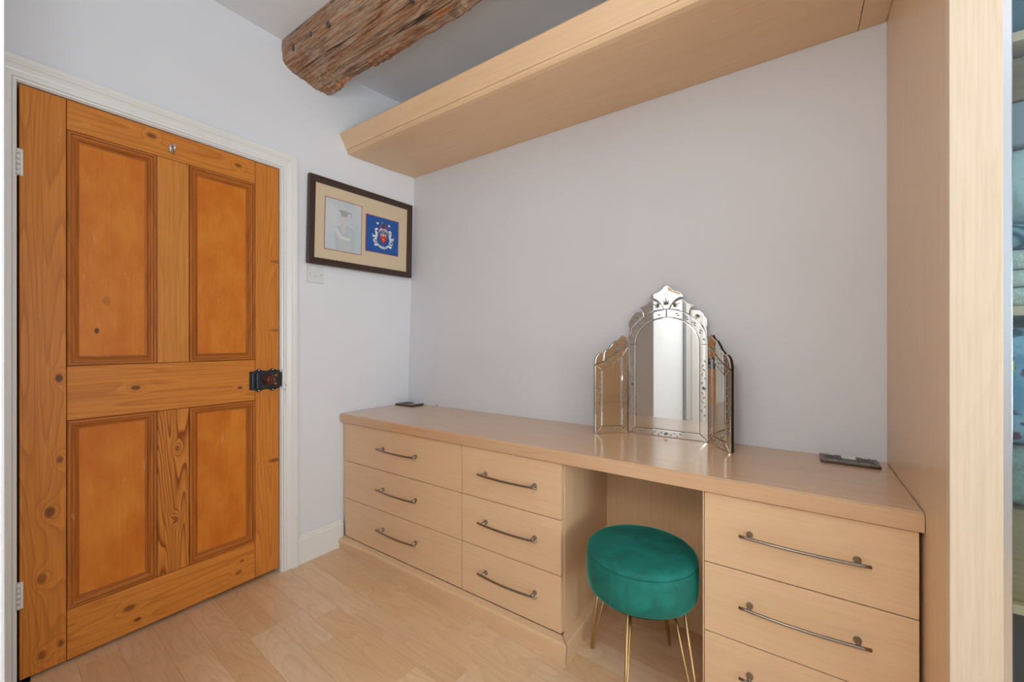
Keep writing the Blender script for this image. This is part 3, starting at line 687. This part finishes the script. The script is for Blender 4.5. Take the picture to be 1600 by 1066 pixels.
# ------------------------------------------------------------------ triple dressing mirror
def area2(p): return sum(a[0]*b[1]-b[0]*a[1] for a, b in zip(p, p[1:]+p[:1]))/2
def inset(p, d):
    if area2(p) < 0: p = p[::-1]
    n = len(p); r = []
    for i in range(n):
        a, b, c = Vector(p[i-1]), Vector(p[i]), Vector(p[(i+1) % n])
        e1 = (b-a).normalized(); e2 = (c-b).normalized()
        n1 = Vector((-e1.y, e1.x)); n2 = Vector((-e2.y, e2.x)); m = n1+n2
        m = m/max(0.35, m.length_squared)*2 if m.length > 1e-6 else n1
        r.append((b.x+m.x*d, b.y+m.y*d))
    return p, r
def plate(poly, d0, d1, bev, F, dip=0.00042):
    """bevelled mirror piece; F(u, v, depth) -> world point"""
    o_, i_ = inset(list(poly), bev); o2 = inset(o_, 0.0004)[1]
    bm = bmesh.new()
    loft(bm, [[F(u, v, d0) for u, v in o2], [F(u, v, d1-dip) for u, v in o2], [F(u, v, d1) for u, v in i_]])
    return bm
def leafshape(u, v, a, L, w):
    w = w*1.5; L = L*1.25
    c, s = math.cos(a), math.sin(a)
    return [(u+c*x-s*y, v+s*x+c*y) for x, y in ((0, 0), (L*0.35, w), (L, 0), (L*0.35, -w))]
def etch(polys, d, F):
    bm = bmesh.new()
    for p in polys:
        vs = [bm.verts.new(F(u, v, d)) for u, v in p]; ws = [bm.verts.new(F(u, v, d+0.0003)) for u, v in p]
        bm.faces.new(ws); n = len(p)
        for i in range(n): bm.faces.new((vs[i], vs[(i+1) % n], ws[(i+1) % n], ws[i]))
    return bm
def vine(p0, p1, n, L=0.011, flower=True):
    P0, P1 = Vector(p0), Vector(p1); d = P1-P0; a = math.atan2(d.y, d.x); nrm = Vector((-d.y, d.x)).normalized(); out = []
    for i in range(n):
        f = (i+0.5)/n; q = P0+d*f; sg = 1 if i % 2 else -1
        dirn = a if f < 0.5 else a+PI
        wob = nrm*0.0025*math.sin(i*1.9)
        out.append(leafshape(q.x+wob.x, q.y+wob.y, dirn+sg*0.65, L, 0.0018))
    if flower:
        q = P0+d*0.5
        for k in range(5): out.append(leafshape(q.x, q.y, k*2*PI/5, 0.006, 0.0018))
    return out
def spray(u, v, a, s=1.0):
    out = []
    for da, L in ((0, 0.030), (0.55, 0.022), (-0.55, 0.022), (1.0, 0.014), (-1.0, 0.014)): out.append(leafshape(u, v, a+da, L*s, 0.0028*s))
    c, sn = math.cos(a), math.sin(a)
    for k, off in ((0.042, 0.006), (0.042, -0.006), (0.048, 0)): out.append(leafshape(u+c*k*s-sn*off*s, v+sn*k*s+c*off*s, a, 0.006*s, 0.0015*s))
    return out
mt = thing('dressing_mirror', 'silvered dressing mirror with two folding side wings standing on the worktop', 'mirror', (1.6215, -0.04, WT))
U0 = 1.6215
def FC(u, v, d): return (U0+u, -0.037-d, WT+0.0005+v)
HW, IW, SP = 0.1570, 0.1270, 0.3816
def arc(w, h, a0, a1, n=14): return [(w*math.cos(a0+(a1-a0)*i/n), SP+h*math.sin(a0+(a1-a0)*i/n)) for i in range(n+1)]
OH, IH = 0.1452, 0.1122
body = [(-HW, 0), (HW, 0)]+arc(HW, OH, 0, PI, 28)
# backing board (slightly smaller) incl. crown
FAN = [(-0.0005, 0.6274), (-0.0105, 0.6222), (-0.0200, 0.6110), (-0.0310, 0.6030), (-0.0465, 0.5980), (-0.0580, 0.5905), (-0.0650, 0.5765), (-0.0490, 0.5725), (-0.0352, 0.5639), (-0.0232, 0.5499), (-0.0140, 0.5340), (-0.0115, 0.5280)]
FAN = FAN+[(-u, v) for u, v in FAN[1:][::-1]]
LA = [(-0.0663, 0.5640), (-0.0786, 0.5512), (-0.0925, 0.5440), (-0.1120, 0.5375), (-0.1010, 0.5335), (-0.0930, 0.5260), (-0.0895, 0.5177), (-0.0876, 0.5035), (-0.0647, 0.5150), (-0.0386, 0.5240), (-0.0132, 0.5282), (-0.0214, 0.5464), (-0.0352, 0.5594), (-0.0525, 0.5655)]
LB = [(-0.0932, 0.5215), (-0.1090, 0.5200), (-0.1288, 0.5174), (-0.1436, 0.4985), (-0.1546, 0.4800), (-0.1560, 0.4609), (-0.1525, 0.4480), (-0.1565, 0.4050), (-0.1400, 0.4520), (-0.1200, 0.4750), (-0.1057, 0.4880), (-0.0900, 0.4995)]
mir = lambda P: [(-u, v) for u, v in P][::-1]
obj('backing_board', plate(inset(body, 0.002)[1], -0.010, 0.0, 0.0005, FC, 0.0002), 'black', mt)
for P in (FAN, LA, mir(LA), LB, mir(LB)):
    obj('crown_backing', plate(inset(P, 0.0012)[1], -0.008, 0.0005, 0.0004, FC, 0.0002), 'black', mt)
    obj('crown_piece', plate(P, 0.0006, 0.0046, 0.0030, FC), 'mirror', mt)
inner = [(-IW, 0.028), (IW, 0.028)]+arc(IW, IH, 0, PI, 28)
obj('main_glass', plate(inner, 0.0002, 0.0022, 0.0035, FC, 0.0005), 'mirror', mt)
gp = 0.0005
bd = 0.0028
obj('border_strip', plate([(-HW, 0), (HW, 0), (IW, 0.028-gp), (-IW, 0.028-gp)], 0.0002, 0.0044, bd, FC), 'mirror', mt)
obj('border_strip', plate([(-HW, 0.0006), (-IW-gp, 0.0285), (-IW-gp, SP-gp), (-HW, SP-gp)], 0.0002, 0.0044, bd, FC), 'mirror', mt)
obj('border_strip', plate([(HW, 0.0006), (HW, SP-gp), (IW+gp, SP-gp), (IW+gp, 0.0285)], 0.0002, 0.0044, bd, FC), 'mirror', mt)
for sg in (1, -1):
    a0, a1 = (0.0, PI/2-0.006) if sg == 1 else (PI, PI/2+0.006)
    P = arc(HW, OH, a0, a1)+arc(IW+gp, IH+gp, a1, a0)
    obj('arch_strip', plate(P, 0.0002, 0.0044, bd, FC), 'mirror', mt)
E = []
E += vine((-0.0665, 0.0135), (0.0665, 0.0135), 11); E += vine((-0.1415, 0.09), (-0.1415, 0.33), 14, 0.012); E += vine((0.1415, 0.09), (0.1415, 0.33), 14, 0.012)
for sg in (1, -1):
    for i in range(9):
        a = PI/2-sg*(0.25+i*0.14); r1, r2 = (HW+IW)/2, (OH+IH)/2
        E.append(leafshape(r1*math.cos(a), SP+r2*math.sin(a), a+(PI/2)*(1 if i % 2 else -1)+0.5*sg, 0.012, 0.0022))
    E += spray(sg*0.028, 0.541, 0.35 if sg > 0 else PI-0.35, 0.85); E += spray(sg*0.124, 0.500, -2.2 if sg > 0 else -0.95, 0.75)
E += spray(0, 0.545, PI/2, 0.95)
o = obj('etched_vines', etch(E, 0.00445, FC), 'etch', mt)
# wings
WO = [(0.1525, 0.0), (0.1525, 0.3060), (0.1465, 0.3285), (0.1350, 0.3425), (0.1212, 0.3487), (0.1108, 0.3481), (0.1020, 0.3566), (0.0877, 0.3657), (0.0748, 0.3815), (0.0590, 0.3970), (0.0431, 0.4025), (0.0318, 0.4108), (0.0255, 0.4203), (0.0176, 0.4197), (0.0090, 0.4095), (0.0015, 0.3875), (0.0015, 0.0)]
LOW = [(0.1525, 0.2948), (0.1178, 0.3069), (0.1066, 0.3130), (0.0750, 0.3317), (0.0335, 0.3626), (0.0290, 0.3656), (0.0015, 0.3742)]
INN = [(0.1200, 0.2690), (0.0998, 0.2808), (0.0658, 0.3014), (0.0292, 0.3273), (0.0305, 0.0320), (0.1220, 0.0320)]
def wing(name, hinge, dv, label):
    dv = Vector(dv).normalized(); nr = Vector((dv.y, -dv.x)) if dv.x > 0 else Vector((-dv.y, dv.x))
    if nr.y > 0: nr = -nr
    def F(u, v, d): return (hinge[0]+dv.x*u+nr.x*d, hinge[1]+dv.y*u+nr.y*d, WT+0.0005+v)
    w = obj(name, plate(inset(WO, 0.001)[1], -0.0095, 0.0, 0.0005, F, 0.0002), 'black', mt); w['label'] = label
    def pc(nm, P, top=0.0042, bev=0.0030): obj(nm, plate(P, 0.0002, top, bev, F), 'mirror', w)
    cut1, cut2 = (0.1150, 0.3080), (0.0335, 0.3632)
    e1, e2 = (0.1108, 0.3483), (0.0590, 0.3972)
    q = 0.0006
    pc('crown_piece', [(0.1525, 0.2956), (0.1525, 0.3060), (0.1465, 0.3285), (0.1350, 0.3425), (0.1212, 0.3487), (e1[0]+q, e1[1]), (cut1[0]+q+0.0015, cut1[1])])
    pc('crown_piece', [(cut1[0]-q, cut1[1]+0.001), (e1[0]-q, e1[1]), (0.1020, 0.3566), (0.0877, 0.3657), (0.0748, 0.3815), (e2[0]+q, e2[1]-q), (cut2[0]+q, cut2[1]+q), (0.0750, 0.3327), (0.1066, 0.3140)])
    pc('crown_piece', [(cut2[0]-q, cut2[1]+q), (e2[0]-q, e2[1]), (0.0431, 0.4025), (0.0318, 0.4108), (0.0255, 0.4203), (0.0176, 0.4197), (0.0090, 0.4095), (0.0015, 0.3875), (0.0015, 0.3752), (0.0290, 0.3666)])
    pc('border_strip', [INN[0], (0.1525, 0.2940)]+LOW[1:-1]+[(0.0015, 0.3734), INN[3], INN[2], INN[1]])
    pc('border_strip', [(0.1525, 0.0), (0.1525, 0.2930), (INN[0][0]+q, INN[0][1]), (INN[5][0]+q, INN[5][1])])
    pc('border_strip', [(0.0015, 0.0), (0.1520, 0.0), (INN[5][0], INN[5][1]-q), (INN[4][0], INN[4][1]-q)])
    pc('border_strip', [(0.0015, 0.0006), (INN[4][0]-q, INN[4][1]), (INN[3][0]-q, INN[3][1]), (0.0015, 0.3728)])
    pc('wing_glass', INN, 0.0022, 0.0035)
    E = vine((0.1370, 0.06), (0.1370, 0.24), 13, 0.011, False)+vine((0.0160, 0.06), (0.0160, 0.30), 15, 0.011, False)+vine((0.03, 0.016), (0.12, 0.016), 8, 0.011, False)+vine((0.125, 0.289), (0.03, 0.345), 8, 0.011, False)
    E += spray(0.055, 0.372, 3.7 if True else 0, 0.8)+spray(0.020, 0.395, -1.9, 0.5)
    obj('etched_vines', etch(E, 0.00425, F), 'etch', w)
wing('side_wing', (1.4605, -0.043), (-0.70, -0.714), 'left folding wing')
wing('side_wing', (1.7825, -0.043), (0.603, -0.798), 'right folding wing')

# ------------------------------------------------------------------ sockets
def socket(label, x0, x1, y0, y1, double):
    t = thing('socket_plate', label, 'socket', ((x0+x1)/2, (y0+y1)/2, WT), 'black nickel sockets set in the worktop')
    obj('faceplate', box(x0, x1, y0, y1, WT+0.0005, WT+0.009, 0.002, 2), 'socket', t)
    if double:
        for xa in (x0+0.012, x1-0.052):
            obj('socket_insert', box(xa, xa+0.04, y0+0.022, y1-0.034, WT+0.009, WT+0.0105, 0.0005, 1), 'sockbrown', t)
            obj('rocker', box(xa+0.012, xa+0.028, y1-0.028, y1-0.012, WT+0.009, WT+0.012, 0.001, 1), 'chrome', t)
            obj('trim_line', box(xa, xa+0.036, y0+0.016, y0+0.018, WT+0.009, WT+0.0098), 'chrome', t)
        obj('usb_block', box((x0+x1)/2-0.019, (x0+x1)/2+0.019, y0+0.045, y1-0.008, WT+0.009, WT+0.017, 0.002, 2), 'white', t)
    else:
        obj('socket_insert', box(x0+0.02, x1-0.07, y0+0.02, y1-0.03, WT+0.009, WT+0.0105, 0.0005, 1), 'sockbrown', t)
        obj('usb_block', box(x1-0.055, x1-0.020, y1-0.040, y1-0.012, WT+0.009, WT+0.013, 0.001, 1), 'white', t)
socket('black nickel double socket at the right end of the worktop', 2.127, 2.278, -0.112, -0.018, True)
socket('black nickel socket in the left corner of the worktop', 0.006, 0.158, -0.105, -0.010, False)
bm = bmesh.new(); tube(bm, [(0.262, -0.002, WT+0.001), (0.262, -0.003, WT+0.014)], 0.0012, 6)
solo('wall_pin', bm, 'boltgrey', 'tiny metal pin at the back of the worktop near the left socket', 'pin', (0.262, -0.002, WT))

# ------------------------------------------------------------------ framed certificate picture
def picture():
    P0 = Vector((0.026, -0.672, 0)); P1 = Vector((0.060, -0.012, 0)); dv = (P1-P0).normalized(); nr = Vector((dv.y, -dv.x, 0))
    L = (P1-P0).length
    def F(s, z, d): return tuple(P0+dv*(s+0.010*(z-1.76)/0.46)+nr*d+Vector((0, 0, z)))
    def quad(bm, s0, s1, z0, z1, d0, d1):
        loft(bm, [[F(s0, z0, d0), F(s1, z0, d0), F(s1, z1, d0), F(s0, z1, d0)], [F(s0, z0, d1), F(s1, z0, d1), F(s1, z1, d1), F(s0, z1, d1)]])
    Z0, Z1 = 1.533, 1.992; S0, S1 = 0.0, 0.650; t_ = 0.034
    t = thing('framed_picture', 'dark walnut framed picture with a faded, glare-paled portrait and a blue coat of arms', 'picture', tuple(P0+dv*0.32+Vector((0, 0, Z0))))
    prof = [(0.0, -0.012), (0.0, 0.008), (0.003, 0.010), (0.012, 0.0095), (0.030, 0.004), (t_, 0.003), (t_, -0.002)]
    for f in (lambda w, d: [F(S0+w, Z0+w, d), F(S0+w, Z1-w, d)], lambda w, d: [F(S0+w, Z1-w, d), F(S1-w, Z1-w, d)], lambda w, d: [F(S1-w, Z1-w, d), F(S1-w, Z0+w, d)], lambda w, d: [F(S1-w, Z0+w, d), F(S0+w, Z0+w, d)]):
        bm = bmesh.new(); sweep_ring(bm, prof, f); obj('frame_side', bm, 'walnut', t)
    bm = bmesh.new(); quad(bm, S0+0.01, S1-0.01, Z0+0.01, Z1-0.01, -0.006, -0.002); mb = obj('mount_board', bm, 'mat', t)
    d = -0.0018
    def print_(nm, s0, s1, z0, z1, mat):
        bm = bmesh.new(); quad(bm, s0-0.0035, s1+0.0035, z0-0.0035, z1+0.0035, d, d+0.0004); obj('mount_line', bm, 'pink', mb)
        bm = bmesh.new(); quad(bm, s0, s1, z0, z1, d+0.0002, d+0.0008); return obj(nm, bm, mat, mb)
    s0, s1, z0, z1 = 0.0895, 0.300, 1.623, 1.896
    print_('portrait_print', s0, s1, z0, z1, 'photo')
    def shapes(nm, lst, s0, s1, z0, z1, mats, dd=0.0009, keep=True):
        bm = bmesh.new()
        for k, (mi, pts) in enumerate(lst):
            vs = [bm.verts.new(F(s0+(s1-s0)*a, z1-(z1-z0)*b, d+dd+k*0.00002)) for a, b in pts]
            try: f = bm.faces.new(vs); f.material_index = mi
            except ValueError: pass
        bmesh.ops.triangulate(bm, faces=bm.faces[:])
        for f in bm.faces:
            f.normal_update()
            if f.normal.dot(nr) < 0: f.normal_flip()
        return obj(nm, bm, mats, mb, normals=False)
    def el(cx, cy, rx, ry, n=16, a0=0, a1=2*PI): return [(cx+rx*math.cos(a0+(a1-a0)*i/n), cy+ry*math.sin(a0+(a1-a0)*i/n)) for i in range(n)]
    cols = [plain('print_%s' % n, c, 0.45) for n, c in (('gown', (182, 191, 196)), ('face', (200, 198, 197)), ('cap', (156, 163, 163)), ('sash', (212, 212, 208)), ('gownlow', (188, 194, 196)))]  # faded figure tones, kept close to the background to carry glare
    shapes('portrait_figure', [
        (0, [(0.28, 1.0), (0.25, 0.66), (0.30, 0.54), (0.45, 0.47), (0.62, 0.47), (0.78, 0.54), (0.82, 0.70), (0.80, 1.0)]),
        (4, [(0.36, 1.0), (0.36, 0.74), (0.68, 0.72), (0.68, 1.0)]),
        (1, el(0.50, 0.37, 0.10, 0.13)), (1, [(0.43, 0.46), (0.57, 0.46), (0.55, 0.60), (0.50, 0.66), (0.44, 0.58)]),
        (3, [(0.25, 0.58), (0.32, 0.56), (0.44, 0.70), (0.68, 0.72), (0.67, 0.77), (0.42, 0.76), (0.32, 0.70)]),
        (2, [(0.32, 0.20), (0.50, 0.175), (0.72, 0.205), (0.60, 0.24), (0.58, 0.30), (0.42, 0.30), (0.41, 0.235)]),
        (2, [(0.685, 0.205), (0.71, 0.205), (0.70, 0.29), (0.675, 0.29)])], s0, s1, z0, z1, cols)
    s0, s1, z0, z1 = 0.3305, 0.5500, 1.655, 1.863
    print_('crest_print', s0, s1, z0, z1, plain('royal_blue_print', (24, 84, 158), 0.45))
    cc = [plain('crest_%s' % n, c, 0.5) for n, c in (('white', (222, 226, 224)), ('red', (196, 44, 44)), ('orange', (226, 120, 40)), ('brown', (96, 62, 52)), ('green', (120, 160, 160)), ('pink', (206, 170, 178)), ('blue', (28, 76, 150)), ('teal', (52, 92, 110)))]
    L = []
    def band(pts, w):
        a = []; b = []
        for i, p in enumerate(pts):
            q = Vector(pts[min(i+1, len(pts)-1)])-Vector(pts[max(i-1, 0)]); n = Vector((-q.y, q.x)).normalized(); ww = w[i] if isinstance(w, (list, tuple)) else w
            a.append((p[0]+n.x*ww, p[1]+n.y*ww)); b.append((p[0]-n.x*ww, p[1]-n.y*ww))
        return a+b[::-1]
    for sg in (-1, 1):
        m = lambda u: 0.52+sg*u
        L.append((0, band([(m(0.16), 0.345), (m(0.205), 0.33), (m(0.23), 0.35), (m(0.225), 0.42), (m(0.205), 0.50), (m(0.215), 0.57), (m(0.245), 0.63)], [0.012, 0.022, 0.03, 0.032, 0.034, 0.03, 0.02])))
        L.append((0, band([(m(0.245)+0.055*math.cos(a), 0.675+0.05*math.sin(a)) for a in [i*0.52 for i in range(12)]], 0.013)))
        L.append((0, [(m(0.24), 0.54), (m(0.36), 0.50), (m(0.31), 0.555), (m(0.345), 0.60), (m(0.25), 0.575)]))
        L.append((4, band([(m(0.135), 0.45), (m(0.19), 0.43)], 0.012)))
        L.append((1, band([(m(0.185), 0.395), (m(0.245), 0.40)], 0.010)))
        L.append((0, [(m(0.155), 0.13), (m(0.185), 0.17), (m(0.225), 0.145), (m(0.205), 0.20), (m(0.165), 0.215), (m(0.15), 0.18)]))
        L.append((5, band([(m(0.035), 0.30), (m(0.09), 0.32), (m(0.115), 0.38), (m(0.10), 0.42)], 0.022)))
        L.append((7, band([(m(0.05), 0.37), (m(0.10), 0.42), (m(0.115), 0.52)], 0.016)))
        L.append((1, band([(m(0.06), 0.20), (m(0.10), 0.25), (m(0.12), 0.28)], 0.012)))
        L.append((0, [(m(0.135), 0.735), (m(0.27), 0.765), (m(0.275), 0.80), (m(0.245), 0.81), (m(0.265), 0.835), (m(0.15), 0.80)]))
    L += [(0, band([(0.52+0.15*math.sin(a), 0.735+0.115*math.cos(a)) for a in [-1.1+i*0.22 for i in range(11)]], 0.026)),
          (7, band([(0.52+0.15*math.sin(a), 0.735+0.115*math.cos(a)) for a in [-0.8+i*0.2 for i in range(9)]], 0.004)),
          (5, el(0.52, 0.345, 0.085, 0.05)), (4, el(0.52, 0.375, 0.048, 0.06)), (7, band([(0.49, 0.37), (0.55, 0.37)], 0.01)),
          (3, [(0.485, 0.30), (0.475, 0.22), (0.52, 0.16), (0.565, 0.22), (0.555, 0.30)]), (4, el(0.475, 0.135, 0.018, 0.035)), (3, el(0.55, 0.20, 0.02, 0.05)),
          (5, [(0.425, 0.44), (0.615, 0.44), (0.615, 0.56), (0.425, 0.56)]),
          (1, [(0.425, 0.53), (0.455, 0.515), (0.49, 0.54), (0.52, 0.515), (0.555, 0.54), (0.59, 0.515), (0.615, 0.53), (0.61, 0.62), (0.57, 0.68), (0.52, 0.72), (0.47, 0.68), (0.43, 0.62)]),
          (2, [(0.475, 0.585), (0.52, 0.56), (0.565, 0.585), (0.55, 0.64), (0.52, 0.665), (0.49, 0.64)]),
          (1, el(0.47, 0.48, 0.022, 0.022, 8)), (1, el(0.57, 0.48, 0.022, 0.022, 8))]
    shapes('coat_of_arms', L, s0, s1, z0, z1, cc)
picture()

gp_ = thing('gilt_picture', 'small gilt framed picture on the side wall behind the camera, seen in the mirror crown', 'picture', (1.10, -2.42, 1.60))
for b in ((-2.64, -2.20, 1.60, 1.635), (-2.64, -2.20, 1.985, 2.02), (-2.64, -2.605, 1.635, 1.985), (-2.235, -2.20, 1.635, 1.985)):
    obj('frame_side', box(1.1005, 1.125, *b, 0.005, 2), plain('gilt_frame', (206, 166, 84), 0.35, 0.7), gp_)
obj('print', box(1.1005, 1.108, -2.605, -2.235, 1.635, 1.985), plain('grey_green_print', (128, 134, 128), 0.6), gp_)

# ------------------------------------------------------------------ light switch
sw = thing('light_switch', 'white plastic light switch below the framed picture', 'switch', (0.0, -0.623, 1.482))
x0 = wallx(-0.623, 1.48)
obj('switch_plate', box(x0-0.004, x0+0.0085, -0.666, -0.580, 1.438, 1.524, 0.002, 2), 'white', sw)
bm = bmesh.new(); loft(bm, [[(x0+0.0085, y, z) for y, z in ((-0.629, 1.469), (-0.615, 1.469), (-0.615, 1.495), (-0.629, 1.495))], [(x0+d_, y, z) for d_, y, z in ((0.0125, -0.629, 1.470), (0.0125, -0.615, 1.470), (0.0095, -0.615, 1.494), (0.0095, -0.629, 1.494))]])
obj('rocker', bm, 'white', sw)
for y in (-0.653, -0.593):
    bm = bmesh.new(); lathe(bm, [(0.0025, 0), (0.0022, 0.0006)], (x0+0.0085, y, 1.482), 0, 10); obj('screw', bm, 'dark', sw)

# ------------------------------------------------------------------ added glowing globe behind the camera fills in ceiling, shelf and side panel
LX, LY, LZ = 1.82, -2.32, 1.72
cl = thing('fill_light_globe', 'added white fill light globe, unseen behind the camera', 'lamp', (LX, LY, CEIL))
bm = bmesh.new(); lathe(bm, [(0.05, 0), (0.05, -0.02), (0.004, -0.025), (0.004, LZ+0.17-CEIL)], (LX, LY, CEIL), 2, 20); obj('fill_globe_stem', bm, 'white', cl)
bm = bmesh.new(); bmesh.ops.create_uvsphere(bm, u_segments=28, v_segments=16, radius=0.17)
for v in bm.verts: v.co += Vector((LX, LY, LZ))
for f in bm.faces: f.smooth = True
t_ = NT('fill_globe_glow'); t_.set(Base_Color=(0.9, 0.9, 0.88, 1), Emission_Color=(1.0, 0.97, 0.94, 1), Emission_Strength=19.0)
obj('glowing_globe', bm, t_.m, cl)

for o in bpy.data.objects:
    if '_w' in o: del o['_w']
